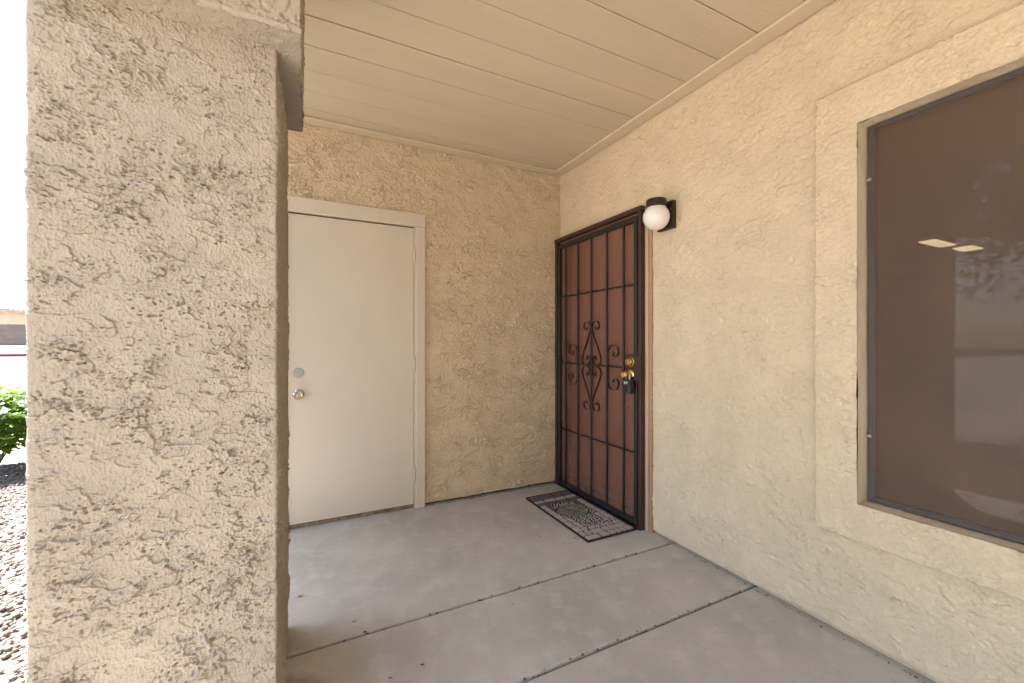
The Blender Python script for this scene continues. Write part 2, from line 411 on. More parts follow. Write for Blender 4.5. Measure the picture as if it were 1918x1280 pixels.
# house across the street
def far_house():
    root = empty('tile_roof_house', (-26.5, 60.0, 1.1))
    tag(root, 'tan stucco house with pale tile hip roof behind the block wall', 'house')
    hw, hd, hz, rz, ov = 9.0, 7.0, 2.75, 4.55, 0.6
    bm = bmesh.new(); add_box(bm, (-hw, -hd, 0), (hw, hd, hz))
    link('wall', bm_mesh('wall', bm), 'far_plaster', root)
    me = bpy.data.meshes.new('roof')
    a, b = hw + ov, hd + ov
    V = [(-a, -b, hz), (a, -b, hz), (a, b, hz), (-a, b, hz), (-a + b, 0, rz), (a - b, 0, rz)]
    V += [(x, y, z - 0.18) for x, y, z in V[:4]]
    me.from_pydata(V, [], [(0, 1, 5, 4), (1, 2, 5), (2, 3, 4, 5), (3, 0, 4), (6, 7, 1, 0), (7, 8, 2, 1), (8, 9, 3, 2), (9, 6, 0, 3), (9, 8, 7, 6)])
    rf = link('roof', me, 'roof_tile', root)
    bm = bmesh.new()
    def ribs(p0, p1, q0, q1, n):
        for i in range(n):
            t = (i + 0.5) / n
            s, e = Vector(p0).lerp(Vector(p1), t), Vector(q0).lerp(Vector(q1), t)
            up = Vector((0, 0, 0.05)); L = (e - s).length
            if L < 0.3: continue
            add_tube(bm, [s + up, e + up], 0.10, 6)
    n = int(2 * a / 0.36)
    for sgn in (-1, 1):
        # long planes: ribs run from eave to ridge or hip
        for i in range(n):
            x = -a + (i + 0.5) * 2 * a / n
            top = min(1.0, (a - abs(x)) / b)
            s = Vector((x, sgn * b, hz + 0.05)); e = Vector((x, sgn * b * (1 - top), hz + (rz - hz) * top + 0.05))
            add_tube(bm, [s, e], 0.10, 6)
        m2 = int(2 * b / 0.36)
        for i in range(m2):
            y = -b + (i + 0.5) * 2 * b / m2
            top = (b - abs(y)) / b
            s = Vector((sgn * a, y, hz + 0.05)); e = Vector((sgn * (a - b * top), y, hz + (rz - hz) * top + 0.05))
            add_tube(bm, [s, e], 0.10, 6)
    t = link('tile_courses', bm_mesh('tile_courses', bm), 'roof_tile', rf); t['kind'] = 'stuff'
    root.rotation_euler = (0, 0, R(-28))
far_house()

# ------------------------------------------------------------------ own house: back wall, right wall, ceiling, roof
bwall = empty('stucco_wall', (0.6, FY, 0)); tag(bwall, 'tan stucco wall around the plain utility door', 'wall')
def rel(o, f):                                     # place() relative to an empty's location
    L = world_loc(o); return lambda u, z, h: tuple(a - b for a, b in zip(f(u, z, h), L))
LEAF = (-0.085, 0.735)
wall_patch('stucco_face', -0.72, 2.02, 0.016, 2.70, 0.0045,
           rel(bwall, lambda u, z, h: (u, FY + 0.004 - h, z)),
           lambda r, c: stucco(r, c, 0.0045, 3, lay=0.0055, pit=0.0070, fine=0.0008, dens=1.06, scale=0.80, edge=0.08, groove=1.0, ps=1.5),
           [(LEAF[0] - 0.02, LEAF[1] + 0.01, -1, 2.07)], parent=bwall)
bm = bmesh.new()
for lo, hi in (((-0.70, FY + 0.03, 0.0), (LEAF[0] - 0.03, FY + 0.16, 2.70)), ((LEAF[1] + 0.03, FY + 0.03, 0.0), (2.15, FY + 0.16, 2.70)),
               ((LEAF[0] - 0.03, FY + 0.03, 2.10), (LEAF[1] + 0.03, FY + 0.16, 2.70))):
    add_box(bm, Vector(lo) - bwall.location, Vector(hi) - bwall.location)
add_box(bm, Vector((-0.75, FY + 0.02, 0)) - bwall.location, Vector((-0.70, 9.0, 2.7)) - bwall.location)
link('wall_core', bm_mesh('wall_core', bm), 'dirt', bwall)

WIN = dict(y0=-0.36, y1=0.874, z0=0.572, z1=2.095)
rwall = empty('stucco_wall', (DX, 1.0, 0)); tag(rwall, 'tan stucco wall holding the barred entry door and dark window', 'wall')
OPEN = (WIN['y0'], WIN['y1'], WIN['z0'], WIN['z1'])
wall_patch('stucco_face', -0.85, FY + 0.01, 0.014, 2.70, 0.0057,
           rel(rwall, lambda u, z, h: (DX + 0.003 - h, u, z)),
           lambda r, c: stucco(r, c, 0.0057, 4, lay=0.0030, pit=0.0060, fine=0.0005, dens=1.04, scale=0.85, edge=0.05, groove=0.8, ps=1.6, wave=0.0012),
           [(1.995, 3.2, -1, 2.10), (OPEN[0] - .05, OPEN[1] + .05, OPEN[2] - .05, OPEN[3] + .05)], parent=rwall)
def surround_h(r, c):
    h = stucco(r, c, 0.0045, 5, lay=0.0028, pit=0.0055, fine=0.0005, dens=1.0, scale=0.95, wave=0.0008, edge=0.06, groove=0.8, ps=1.5)
    return h
wall_patch('surround', WIN['y0'] - 0.155, 1.031, 0.421, 2.264, 0.0045,
           rel(rwall, lambda u, z, h: (DX - 0.030 - h, u, z)), surround_h,
           [OPEN], parent=rwall, skirt=0.035)
bm = bmesh.new(); L = rwall.location
for lo, hi in (((2.03, 0.90, 0), (2.15, 2.0, 2.70)), ((2.03, 1.99, 2.12), (2.15, 3.25, 2.70)), ((2.03, -0.85, 0), (2.15, 0.90, 0.56)),
               ((2.03, -0.85, 2.11), (2.15, 0.90, 2.70)), ((2.03, -0.85, 0.56), (2.15, WIN['y0'] - 0.02, 2.11)), ((2.006, -6.5, 0), (2.15, -0.85, 2.70))):
    add_box(bm, Vector(lo) - L, Vector(hi) - L)
link('wall_core', bm_mesh('wall_core', bm), 'stucco', rwall)
# window reveals, rough plaster returns
def reveal(u0, u1, v0, v1, f, seed):
    nu, nv = max(3, int((u1 - u0) / 0.006)), max(3, int((v1 - v0) / 0.006))
    h = stucco(max(nv, 40), max(nu, 40), 0.006, seed, lay=0.0012, pit=0.002, wave=0.001)[:nv, :nu]
    U, V = np.meshgrid(np.linspace(u0, u1, nu), np.linspace(v0, v1, nv))
    P = np.stack(f(U, V, h), -1).reshape(-1, 3) - np.array(L)
    idx = np.arange(nu * nv).reshape(nv, nu)
    F = np.stack([idx[:-1, :-1], idx[:-1, 1:], idx[1:, 1:], idx[1:, :-1]], -1).reshape(-1, 4)
    link('reveal', np_mesh('reveal', P, F), 'stucco', rwall, smooth=True)
X0, X1 = DX - 0.030, 2.09
reveal(X0, X1, WIN['z0'] - .01, WIN['z1'] + .01, lambda u, v, h: (u, WIN['y1'] - .001 - h, v), 61)
reveal(X0, X1, WIN['z0'] - .01, WIN['z1'] + .01, lambda u, v, h: (u, WIN['y0'] + .001 + h, v), 62)
reveal(X0, X1, WIN['y0'] - .01, WIN['y1'] + .01, lambda u, v, h: (u, v, WIN['z0'] + .001 + h), 63)
reveal(X0, X1, WIN['y0'] - .01, WIN['y1'] + .01, lambda u, v, h: (u, v, WIN['z1'] - .001 - h), 64)

# dark room behind the window, with two lit ceiling panels far inside
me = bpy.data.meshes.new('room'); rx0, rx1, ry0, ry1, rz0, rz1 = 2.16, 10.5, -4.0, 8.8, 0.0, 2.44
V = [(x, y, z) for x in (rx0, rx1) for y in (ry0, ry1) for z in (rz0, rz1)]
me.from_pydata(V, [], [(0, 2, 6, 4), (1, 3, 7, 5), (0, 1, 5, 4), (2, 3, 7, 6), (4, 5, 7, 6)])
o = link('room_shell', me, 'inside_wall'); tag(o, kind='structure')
for n_, lo, hi in (('wider', (6.30, 2.045, 2.36), (6.86, 2.20, 2.43)), ('shorter', (7.10, 1.98, 2.36), (7.44, 2.165, 2.43))):
    lp = empty('ceiling_light', ((lo[0] + hi[0]) / 2, (lo[1] + hi[1]) / 2, lo[2]))
    tag(lp, '%s of two lit ceiling panels glowing inside the dark window' % n_, 'light')
    box('housing', (lo[0], lo[1], lo[2] + 0.012), hi, 'white_print', lp, 0.004)
    box('diffuser', (lo[0] + .006, lo[1] + .006, lo[2]), (hi[0] - .006, hi[1] - .006, lo[2] + 0.010), 'lit_panel', lp)

# ceiling: painted boards with open grooves between them, and edge trim
ceil = empty('porch_ceiling', (0.9, 1.3, CZ)); tag(ceil, 'cream painted board ceiling over the porch', 'ceiling')
GR = 0.2068; base = 2.070
i = -14
while True:
    y0, y1 = base + GR * i, base + GR * (i + 1)
    if y0 > 3.06: break
    y1 = min(y1, 3.075)
    dz = random.uniform(-0.0012, 0.0012)
    x0 = 0.002 if y0 < 1.90 else -0.72
    box('board', (x0, y0 + 0.0022, CZ + dz), (2.02, y1 - 0.0022, CZ + 0.0065 + dz), 'ceiling_paint', ceil, 0.003)
    i += 1
box('board_backing', (-0.70, base - GR * 14, CZ + 0.0080), (2.02, 3.08, CZ + 0.03), 'ceiling_paint', ceil)
box('trim', (-0.72, 2.988, CZ - 0.017), (2.005, 3.066, CZ - 0.0015), 'trim_paint', ceil, 0.003, 2)
box('trim', (1.912, base - GR * 14, CZ - 0.0185), (2.002, 2.987, CZ - 0.0018), 'trim_paint', ceil, 0.003, 2)

roof = empty('house_roof', (3, 3, 2.72)); tag(roof, 'flat roof slab covering the porch and the house', 'roof')
bm = bmesh.new()
for lo, hi in (((-1.0, -1.0, 2.712), (2.2, 9.4, 2.95)), ((2.21, -6.9, 2.712), (11, 9.4, 2.95)), ((2.001, -6.9, 2.712), (2.2, -1.01, 2.95))):
    add_box(bm, Vector(lo) - roof.location, Vector(hi) - roof.location)
link('slab_roof', bm_mesh('slab_roof', bm), 'roof_under', roof)

# ------------------------------------------------------------------ pillar with wider block on top
def ring_block(name, corners, z0, z1, dz, stp, coarse, seed, parent, fine_sides, round_r=0.007, flare=None, **kw):
    """closed wall of relief round a four-cornered plan; corners counter-clockwise"""
    pts = []; nrm = []; arc = []; s = 0.0
    n = len(corners)
    for i in range(n):
        a, b = Vector(corners[i]), Vector(corners[(i + 1) % n])
        dd = (b - a); Ld = dd.length; t = dd / Ld; nn = Vector((t.y, -t.x))
        pv = Vector(corners[i]) - Vector(corners[i - 1]); pt = pv.normalized(); pn = Vector((pt.y, -pt.x))
        # rounded corner
        for k in range(5):
            f = (k + .5) / 5; m_ = (pn * (1 - f) + nn * f).normalized()
            c = a + (t - pt) * round_r
            pts.append(c + m_ * round_r * 1.0); nrm.append(m_); arc.append(s); s += round_r * 0.3
        step = stp if i in fine_sides else (0.004 if i == 1 else coarse)
        m_ = max(2, int((Ld - 2 * round_r) / step))
        for k in range(1, m_):
            f = k / m_
            pts.append(a + t * (round_r + f * (Ld - 2 * round_r))); nrm.append(nn); arc.append(s + f * Ld)
        s += Ld
    pts = np.array([(p.x, p.y) for p in pts]); nrm = np.array([(p.x, p.y) for p in nrm]); arc = np.array(arc)
    zz = np.arange(z0, z1 + dz / 2, dz)
    res = stp
    cols = int(s / res) + 2
    Hf = stucco(len(zz), cols, res, seed, **kw)
    ci = np.clip((arc / res), 0, cols - 1.001); c0 = ci.astype(int); fr = ci - c0
    H = Hf[:, c0] * (1 - fr) + Hf[:, c0 + 1] * fr
    near = np.min([np.hypot(pts[:, 0] - c[0], pts[:, 1] - c[1]) for c in corners], 0)
    H = H * (0.45 + 0.55 * sst(0.0, 0.03, near))[None]
    X = pts[None, :, 0] + nrm[None, :, 0] * H; Y = pts[None, :, 1] + nrm[None, :, 1] * H
    Z = np.repeat(zz[:, None], len(pts), 1)
    P = np.stack([X, Y, Z], -1).reshape(-1, 3) - np.array(world_loc(parent))
    nc = len(pts); nr = len(zz)
    idx = np.arange(nc * nr).reshape(nr, nc); nx = np.roll(idx, -1, 1)
    F = np.stack([idx[:-1], nx[:-1], nx[1:], idx[1:]], -1).reshape(-1, 4)
    me = np_mesh(name, P, F)
    return link(name, me, 'stucco_dimmed', parent, smooth=True)
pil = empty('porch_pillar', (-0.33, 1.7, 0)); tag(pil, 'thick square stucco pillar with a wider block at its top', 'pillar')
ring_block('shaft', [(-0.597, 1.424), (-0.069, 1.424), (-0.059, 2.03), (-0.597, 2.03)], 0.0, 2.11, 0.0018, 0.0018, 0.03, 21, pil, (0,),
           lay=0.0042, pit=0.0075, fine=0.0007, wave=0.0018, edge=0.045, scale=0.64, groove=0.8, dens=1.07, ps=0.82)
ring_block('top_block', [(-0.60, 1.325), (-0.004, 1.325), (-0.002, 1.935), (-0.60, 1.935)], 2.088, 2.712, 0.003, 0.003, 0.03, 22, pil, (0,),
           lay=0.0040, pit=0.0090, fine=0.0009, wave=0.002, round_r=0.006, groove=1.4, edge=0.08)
# underside of the block
def under():
    nx, ny = 260, 210
    h = stucco(ny, nx, 0.003, 23, lay=0.0022, pit=0.005, wave=0.002)
    U, V = np.meshgrid(np.linspace(-0.602, -0.001, nx), np.linspace(1.322, 1.938, ny))
    h[0] = h[-1] = -0.012; h[:, 0] = h[:, -1] = -0.012
    P = np.stack([U, V, 2.092 - h], -1).reshape(-1, 3) - np.array(pil.location)
    idx = np.arange(nx * ny).reshape(ny, nx)
    F = np.stack([idx[:-1, :-1], idx[:-1, 1:], idx[1:, 1:], idx[1:, :-1]], -1).reshape(-1, 4)
    link('underside', np_mesh('underside', P, F), 'stucco_dimmed', pil, smooth=True)
under()

# added wing, unseen behind the camera, keeps front sky light off the pillar
wing = empty('added_wing', (-0.5, -4.6, 0)); tag(wing, 'added unseen stucco wing that shades the pillar front', 'house')
for nm, lo, hi, mm in (('wall', (-4.4, -6.5, -0.05), (2.0, -2.3, 2.70), 'added_wing_plaster'), ('fascia', (-4.8, -6.9, 2.701), (2.0, -1.95, 2.95), 'roof_under')):
    box(nm, lo, hi, mm, wing, 0.01)

# ------------------------------------------------------------------ plain utility door
ud = empty('utility_door', (0.325, FY, 0)); tag(ud, 'plain flush cream door with silver knob in the back wall', 'door')
box('leaf', (LEAF[0], FY + 0.000, 0.030), (0.7295, FY + 0.035, 2.058), 'door_paint', ud, 0.0025, 2)
box('jamb', (0.7335, FY - 0.004, 0.0), (0.7455, FY + 0.06, 2.064), 'casing_paint', ud, 0.001)
box('jamb', (LEAF[0] - 0.016, FY - 0.004, 0.0), (LEAF[0] - 0.004, FY + 0.06, 2.064), 'casing_paint', ud, 0.001)
box('casing', (0.7465, FY - 0.020, 0.0), (0.809, FY + 0.012, 2.0655), 'casing_paint', ud, 0.002)
box('casing', (LEAF[0] - 0.080, FY - 0.020, 0.0), (LEAF[0] - 0.017, FY + 0.012, 2.0655), 'casing_paint', ud, 0.002)
hd = box('head_casing', (LEAF[0] - 0.082, FY - 0.022, 2.067), (0.811, FY + 0.012, 2.164), 'casing_paint', ud, 0.0025)
box('threshold', (LEAF[0] - 0.003, FY + 0.010, 0.001), (0.733, FY + 0.09, 0.024), 'dark_wood', ud, 0.003)
box('stop', (LEAF[0] - 0.02, FY + 0.037, 0.0), (0.76, FY + 0.075, 2.08), 'dark_wood', ud)
for z in (1.853, 1.056, 0.251):
    h_ = lathe('hinge', [(0.0045, -0.048), (0.0065, -0.046), (0.0065, -0.016), (0.0058, -0.0155), (0.0058, -0.0145), (0.0065, -0.014), (0.0065, 0.014),
               (0.0058, 0.0145), (0.0058, 0.0155), (0.0065, 0.016), (0.0065, 0.046), (0.0045, 0.048)], 'Z', (0.7318, FY - 0.008, z), 'casing_paint', ud, 14)
    box('hinge_plate', (0.7345, FY - 0.0062, z - 0.045), (0.7445, FY - 0.0042, z + 0.045), 'casing_paint', ud)
cv = lathe('deadbolt_cover', [(0.031, 0.0), (0.033, -0.002), (0.031, -0.004), (0.010, -0.0055), (0.004, -0.0055)], 'Y', (-0.025, FY - 0.0005, 1.018), 'cover_grey', ud, 36)
kb = lathe('knob', [(0.034, 0.0), (0.034, -0.003), (0.027, -0.009), (0.016, -0.012), (0.0125, -0.02), (0.013, -0.030), (0.022, -0.036), (0.0275, -0.045),
                    (0.0275, -0.055), (0.023, -0.062), (0.015, -0.063), (0.013, -0.060), (0.004, -0.060)], 'Y', (-0.025, FY - 0.0005, 0.878), 'nickel', ud, 36)
lathe('keyway', [(0.0115, -0.0605), (0.0115, -0.0630), (0.009, -0.0640)], 'Y', (-0.025, FY - 0.0005, 0.878), 'brass', kb, 20)

# ------------------------------------------------------------------ entry door behind the bars
ed = empty('entry_door', (2.10, 2.55, 0)); tag(ed, 'reddish brown panelled entry door behind the iron security door', 'door')
box('slab', (2.095, 2.075, 0.035), (2.135, 3.030, 2.065), 'entry_wood', ed, 0.002)
for y0, y1, z0, z1 in ((2.64, 2.93, 1.62, 1.93), (2.17, 2.46, 1.62, 1.93), (2.64, 2.93, 0.92, 1.52), (2.17, 2.46, 0.92, 1.52), (2.64, 2.93, 0.22, 0.78), (2.17, 2.46, 0.22, 0.78)):
    p_ = box('panel', (2.088, y0, z0), (2.0945, y1, z1), 'entry_wood', ed, 0.004)
    box('panel_field', (2.083, y0 + 0.045, z0 + 0.045), (2.0878, y1 - 0.045, z1 - 0.045), 'entry_wood', p_, 0.004)
box('threshold', (1.990, 2.04, 0.001), (2.09, 3.05, 0.034), 'sill_metal', ed, 0.004)
box('door_sweep', (2.080, 2.08, 0.040), (2.0865, 3.02, 0.085), 'sill_metal', ed, 0.002)
box('jamb', (1.984, 2.0135, 0.0), (2.10, 2.0365, 2.10), 'jamb_pale', ed, 0.002)
box('jamb', (1.994, 1.9905, 0.0), (2.10, 2.0130, 2.09), 'jamb_wood', ed, 0.003)
box('jamb', (1.990, 3.050, 0.0), (2.10, 3.072, 2.10), 'jamb_wood', ed, 0.002)
box('jamb_head', (1.990, 2.037, 2.070), (2.10, 3.049, 2.10), 'jamb_wood', ed, 0.002)
box('jamb', (2.06, 2.037, 0.035), (2.11, 2.0745, 2.069), 'jamb_wood', ed, 0.002)
bx_ = box('backing', (2.137, 1.98, 0.0), (2.15, 3.24, 2.12), 'dirt', ed)

# ------------------------------------------------------------------ iron security door
sd = empty('security_door', (1.97, 2.55, 0)); tag(sd, 'black wrought iron security door with scrollwork and brass locks', 'door')
box('frame', (1.950, 2.040, 0.012), (1.986, 2.066, 2.0725), 'iron_brown', sd, 0.002)
box('frame', (1.950, 3.034, 0.012), (1.986, 3.064, 2.0725), 'iron_brown', sd, 0.002)
box('frame', (1.946, 2.034, 2.073), (1.988, 3.066, 2.104), 'iron_brown', sd, 0.002)
box('bottom_sill', (1.946, 2.040, 0.002), (1.988, 3.064, 0.0115), 'iron_black', sd, 0.001)
XA, XB = 1.953, 1.981
box('stile', (XA, 2.080, 0.016), (XB, 2.108, 2.044), 'iron_black', sd, 0.002)
box('stile', (XA, 2.996, 0.016), (XB, 3.024, 2.044), 'iron_black', sd, 0.002)
box('rail', (XA, 2.1085, 2.014), (XB, 2.9955, 2.043), 'iron_black', sd, 0.002)
box('rail', (XA, 2.1085, 0.017), (XB, 2.9955, 0.050), 'iron_black', sd, 0.002)
BARS = [2.908, 2.736, 2.563, 2.382, 2.207]
for y in BARS:
    box('bar', (1.950, y - 0.0065, 0.0505), (1.963, y + 0.0065, 2.0135), 'iron_black', sd, 0.0012)
for z in (1.604, 1.047, 0.487):
    box('crossbar', (1.9635, 2.1085, z - 0.006), (1.9755, 2.9955, z + 0.006), 'iron_black', sd, 0.0012)
bm = bmesh.new(); add_box(bm, Vector((1.9765, 2.1086, 0.0502)) - sd.location, Vector((1.9778, 2.9954, 2.0138)) - sd.location)
link('mesh_screen', bm_mesh('mesh_screen', bm), 'door_mesh', sd)
def ribbon(name, pts, xc, wd, th):
    c = catmull([(p[0], p[1], 0) for p in pts], 7)
    bm = bmesh.new(); rings = []
    off = world_loc(sd)
    for i, p in enumerate(c):
        t = (c[min(i + 1, len(c) - 1)] - c[max(i - 1, 0)]).normalized(); nrm = Vector((-t.y, t.x, 0))
        q = []
        for sx, sn in ((-1, -1), (1, -1), (1, 1), (-1, 1)):
            v = p + nrm * sn * th / 2
            q.append(bm.verts.new(Vector((xc + sx * wd / 2, v.x, v.y)) - off))
        rings.append(q)
    for a, b in zip(rings, rings[1:]):
        for k in range(4): bm.faces.new((a[k], a[(k + 1) % 4], b[(k + 1) % 4], b[k]))
    bm.faces.new(rings[0][::-1]); bm.faces.new(rings[-1])
    bmesh.ops.recalc_face_normals(bm, faces=bm.faces)
    return link(name, bm_mesh(name, bm), 'iron_black', sd)
UP = [(40, 292), (44, 308), (58, 314), (72, 290), (70, 255), (44, 234), (16, 246), (4, 285), (4, 318), (28, 395), (74, 525), (91, 590), (80, 640), (50, 657), (20, 640), (8, 605), (16, 572), (32, 565), (38, 585), (36, 604)]
KU, KZ, ZM = 0.00118, 0.00079, 1.041
for su in (-1, 1):
    for sz in (-1, 1):
        ribbon('scroll', [(2.563 - su * (0.0065 + u * KU), ZM + sz * (660 - y) * KZ) for u, y in UP], 1.9565, 0.0125, 0.0032)
CC = [(55, 515), (55, 548), (72, 560), (92, 545), (100, 510), (85, 466), (50, 452), (14, 480), (3, 540), (3, 655)]
CC = CC + [(u, 1310 - y) for u, y in CC[::-1][1:]]
for yb, su in ((2.382, 1), (2.736, -1)):
    ribbon('scroll', [(yb - su * (0.0065 + u * KU), ZM + (656 - y) * KZ) for u, y in CC], 1.9565, 0.0125, 0.0032)
lkp = box('lock_plate', (1.944, 2.0735, 0.958), (1.9525, 2.176, 1.137), 'iron_brown', sd, 0.0015)
box('latch_guard', (1.938, 2.034, 0.962), (1.9435, 2.090, 1.130), 'iron_brown', sd, 0.001)
db = lathe('deadbolt', [(0.034, 0), (0.034, -0.003), (0.029, -0.006), (0.0265, -0.022), (0.024, -0.026), (0.011, -0.0265)], 'X', (1.9435, 2.125, 1.090), 'brass', sd, 36)
lathe('keyway', [(0.010, -0.0268), (0.010, -0.028), (0.008, -0.029)], 'X', (1.9435, 2.125, 1.090), 'brass', db, 18)
kn = lathe('knob', [(0.034, 0), (0.034, -0.003), (0.027, -0.010), (0.014, -0.013), (0.012, -0.030), (0.014, -0.038), (0.022, -0.043), (0.0265, -0.054),
                    (0.0255, -0.064), (0.019, -0.071), (0.010, -0.0715)], 'X', (1.9435, 2.125, 1.006), 'brass', sd, 36)
lathe('keyway', [(0.009, -0.0718), (0.009, -0.073), (0.007, -0.074)], 'X', (1.9435, 2.125, 1.006), 'brass', kn, 18)
for z in (1.62, 1.02, 0.42):
    lathe('hinge', [(0.006, -0.04), (0.0075, -0.038), (0.0075, 0.038), (0.006, 0.04)], 'Z', (1.9455, 3.029, z), 'iron_black', sd, 12)

# key safe hanging on the brass knob
lb = empty('key_box', (1.908, 2.108, 0.885)); tag(lb, 'small black key lock box hanging from the brass knob', 'lock box')
box('body', (1.888, 2.074, 0.885), (1.926, 2.142, 0.974), 'lockbox', lb, 0.006, 3)
bm = bmesh.new(); off = Vector(lb.location)
add_tube(bm, [Vector(p) - off for p in catmull([(1.918, 2.106, 0.972), (1.918, 2.106, 1.002), (1.918, 2.112, 1.018), (1.918, 2.125, 1.0235), (1.918, 2.138, 1.018), (1.918, 2.142, 1.002), (1.918, 2.136, 0.972)], 5)], 0.0036, 10)
link('shackle', bm_mesh('shackle', bm), 'steel', lb, smooth=True)
box('dial_cover', (1.8855, 2.082, 0.895), (1.8878, 2.134, 0.935), 'iron_black', lb, 0.001)
fc = bpy.data.curves.new('print', 'FONT'); fc.body = 'INT'; fc.size = 0.024; fc.extrude = 0.0004; fc.align_x = 'CENTER'; fc.space_character = 0.9
fo = bpy.data.objects.new('print_tmp', fc); COL.objects.link(fo)
bpy.context.view_layer.update()
me = bpy.data.meshes.new_from_object(fo.evaluated_get(bpy.context.evaluated_depsgraph_get())); bpy.data.objects.remove(fo)
me.transform(Matrix(((0, 0, -1, 0), (-1, 0, 0, 0), (0, 1, 0, 0), (0, 0, 0, 1))))
me.materials.clear(); pr = link('print', me, 'white_print', lb, loc=Vector((1.8872, 2.108, 0.946)) - off)

# ------------------------------------------------------------------ wall lamp
LX, LY, LZ = 1.905, 1.862, 1.972
lamp = empty('wall_lamp', (LX, LY, LZ)); tag(lamp, 'white globe wall lamp on a brown bracket beside the entry door', 'lamp')
box('back_plate', (1.975, 1.800, 1.905), (2.004, 1.925, 2.072), 'bronze', lamp, 0.004, 2)
box('arm', (LX, LY - 0.030, 2.032), (1.976, LY + 0.030, 2.066), 'bronze', lamp, 0.004, 2)
lathe('cap', [(0.056, 2.028 - LZ), (0.060, 2.030 - LZ), (0.060, 2.072 - LZ), (0.057, 2.076 - LZ), (0.010, 2.077 - LZ)], 'Z', (LX, LY, LZ), 'bronze', lamp, 40)
prof = [(0.0775 * math.sin(a), -0.0775 * math.cos(a)) for a in [0.03 + i * (2.30 - 0.03) / 20 for i in range(21)]] + [(0.055, 0.062)]
lathe('globe', prof, 'Z', (LX, LY, LZ), 'opal_glass', lamp, 48)
lathe('screw', [(0.004, 0), (0.004, -0.002), (0.002, -0.003)], 'X', (1.975, 1.815, 2.02), 'screw', lamp, 10)

# ------------------------------------------------------------------ window with sun screen
win = empty('window', (2.05, 0.257, WIN['z0'])); tag(win, 'large dark window with brown sun screen in a raised stucco surround', 'window')
y0, y1, z0, z1 = WIN['y0'] + .006, WIN['y1'] - .010, WIN['z0'] + .008, WIN['z1'] - .006
def hframe(name, xa, xb, t, m, y0, y1, z0, z1):
    for lo, hi in (((xa, y0, z0), (xb, y0 + t, z1)), ((xa, y1 - t, z0), (xb, y1, z1)), ((xa, y0 + t + .0003, z0), (xb, y1 - t - .0003, z0 + t)), ((xa, y0 + t + .0003, z1 - t), (xb, y1 - t - .0003, z1))):
        box(name, lo, hi, m, win, 0.002)
hframe('frame', 2.058, 2.088, 0.022, 'bronze', y0 - .004, y1 + .006, z0 - .004, z1 + .004)
hframe('screen_frame', 2.040, 2.0495, 0.021, 'frame_bronze', y0, y1, z0, z1)
hframe('screen_bead', 2.0375, 2.0398, 0.006, 'frame_bronze', y0 + .010, y1 - .010, z0 + .010, z1 - .010)
box('sun_screen', (2.0435, y0 + .0215, z0 + .0215), (2.0445, y1 - .0215, z1 - .0215), 'solar_screen', win)
box('pane', (2.072, y0 + .0185, z0 + .0185), (2.0725, y1 - .0165, z1 - .0185), 'pane_glass', win)
for z in (1.872, 0.842):
    box('clip', (2.033, y1 - 0.012, z - 0.006), (2.0372, y1 + 0.007, z + 0.006), 'screw', win, 0.001)

# ------------------------------------------------------------------ doormat
MX0, MX1, MY0, MY1 = 1.547, 1.942, 2.060, 2.862
dm = empty('doormat', (1.745, 2.46, 0.0)); tag(dm, 'rubber doormat moulded as pebbles and paving bricks before the entry', 'doormat')
box('backing', (MX0, MY0, 0.001), (MX1, MY1, 0.006), 'mat_rubber', dm, 0.002)
for lo, hi in (((MX0 + .001, MY0 + .001, .0062), (MX0 + .006, MY1 - .001, .010)), ((MX1 - .010, MY0 + .001, .0062), (MX1 - .001, MY1 - .001, .012)),
               ((MX0 + .0102, MY0 + .001, .0062), (MX1 - .0102, MY0 + .010, .012)), ((MX0 + .0102, MY1 - .010, .0062), (MX1 - .0102, MY1 - .001, .012))):
    box('rim', lo, hi, 'mat_rubber', dm, 0.002)
bm = bmesh.new(); add_box(bm, (-.5, -.5, 0), (.5, .5, 1)); 
for v in bm.verts:
    if v.co.z > .5: v.co.x *= .93; v.co.y *= .93
brick_me = [bm_mesh('brick', bm)]
for k_ in range(5):
    if k_: brick_me.append(brick_me[0].copy())
    brick_me[k_].materials.append(MAT['mat_stone%d' % k_])
dark_me = brick_me[0].copy(); dark_me.materials.clear(); dark_me.materials.append(MAT['mat_dark'])
mcx, mcy = 1.745, 2.50
def brick(x0, x1, y0, y1, dark=False):
    g = 0.0062
    o = link('brick', dark_me if dark else random.choice(brick_me), None, dm)
    o.location = Vector(((x0 + x1) / 2, (y0 + y1) / 2, 0.0058)) - dm.location
    o.scale = (x1 - x0 - 2 * g, y1 - y0 - 2 * g, random.uniform(0.006, 0.009))
def split(x0, x1, y0, y1, lo, hi, dark=False):
    W_, H_ = x1 - x0, y1 - y0
    if max(W_, H_) > hi and not (max(W_, H_) < hi * 1.35 and random.random() < .3):
        f = random.uniform(.38, .62)
        if W_ > H_: split(x0, x0 + W_ * f, y0, y1, lo, hi, dark); split(x0 + W_ * f, x1, y0, y1, lo, hi, dark)
        else: split(x0, x1, y0, y0 + H_ * f, lo, hi, dark); split(x0, x1, y0 + H_ * f, y1, lo, hi, dark)
    else: brick(x0, x1, y0, y1, dark)
a0, a1, c0, c1 = MX0 + .012, MX1 - .012, MY0 + .012, MY1 - .012
split(a0, a1, c0, c0 + .055, .03, .085); split(a0, a1, c0 + .055, c0 + .115, .03, .075); split(a0 + .1, a1, c0 + .115, c0 + .155, .03, .07)
split(a0, a0 + .05, c0 + .115, c1 - .19, .04, .10); split(a0 + .05, a0 + .095, c0 + .115, c0 + .33, .04, .08)
split(a1 - .05, a1, c0 + .155, c1 - .19, .04, .075); split(a1 - .09, a1 - .05, c0 + .18, c0 + .32, .04, .06)
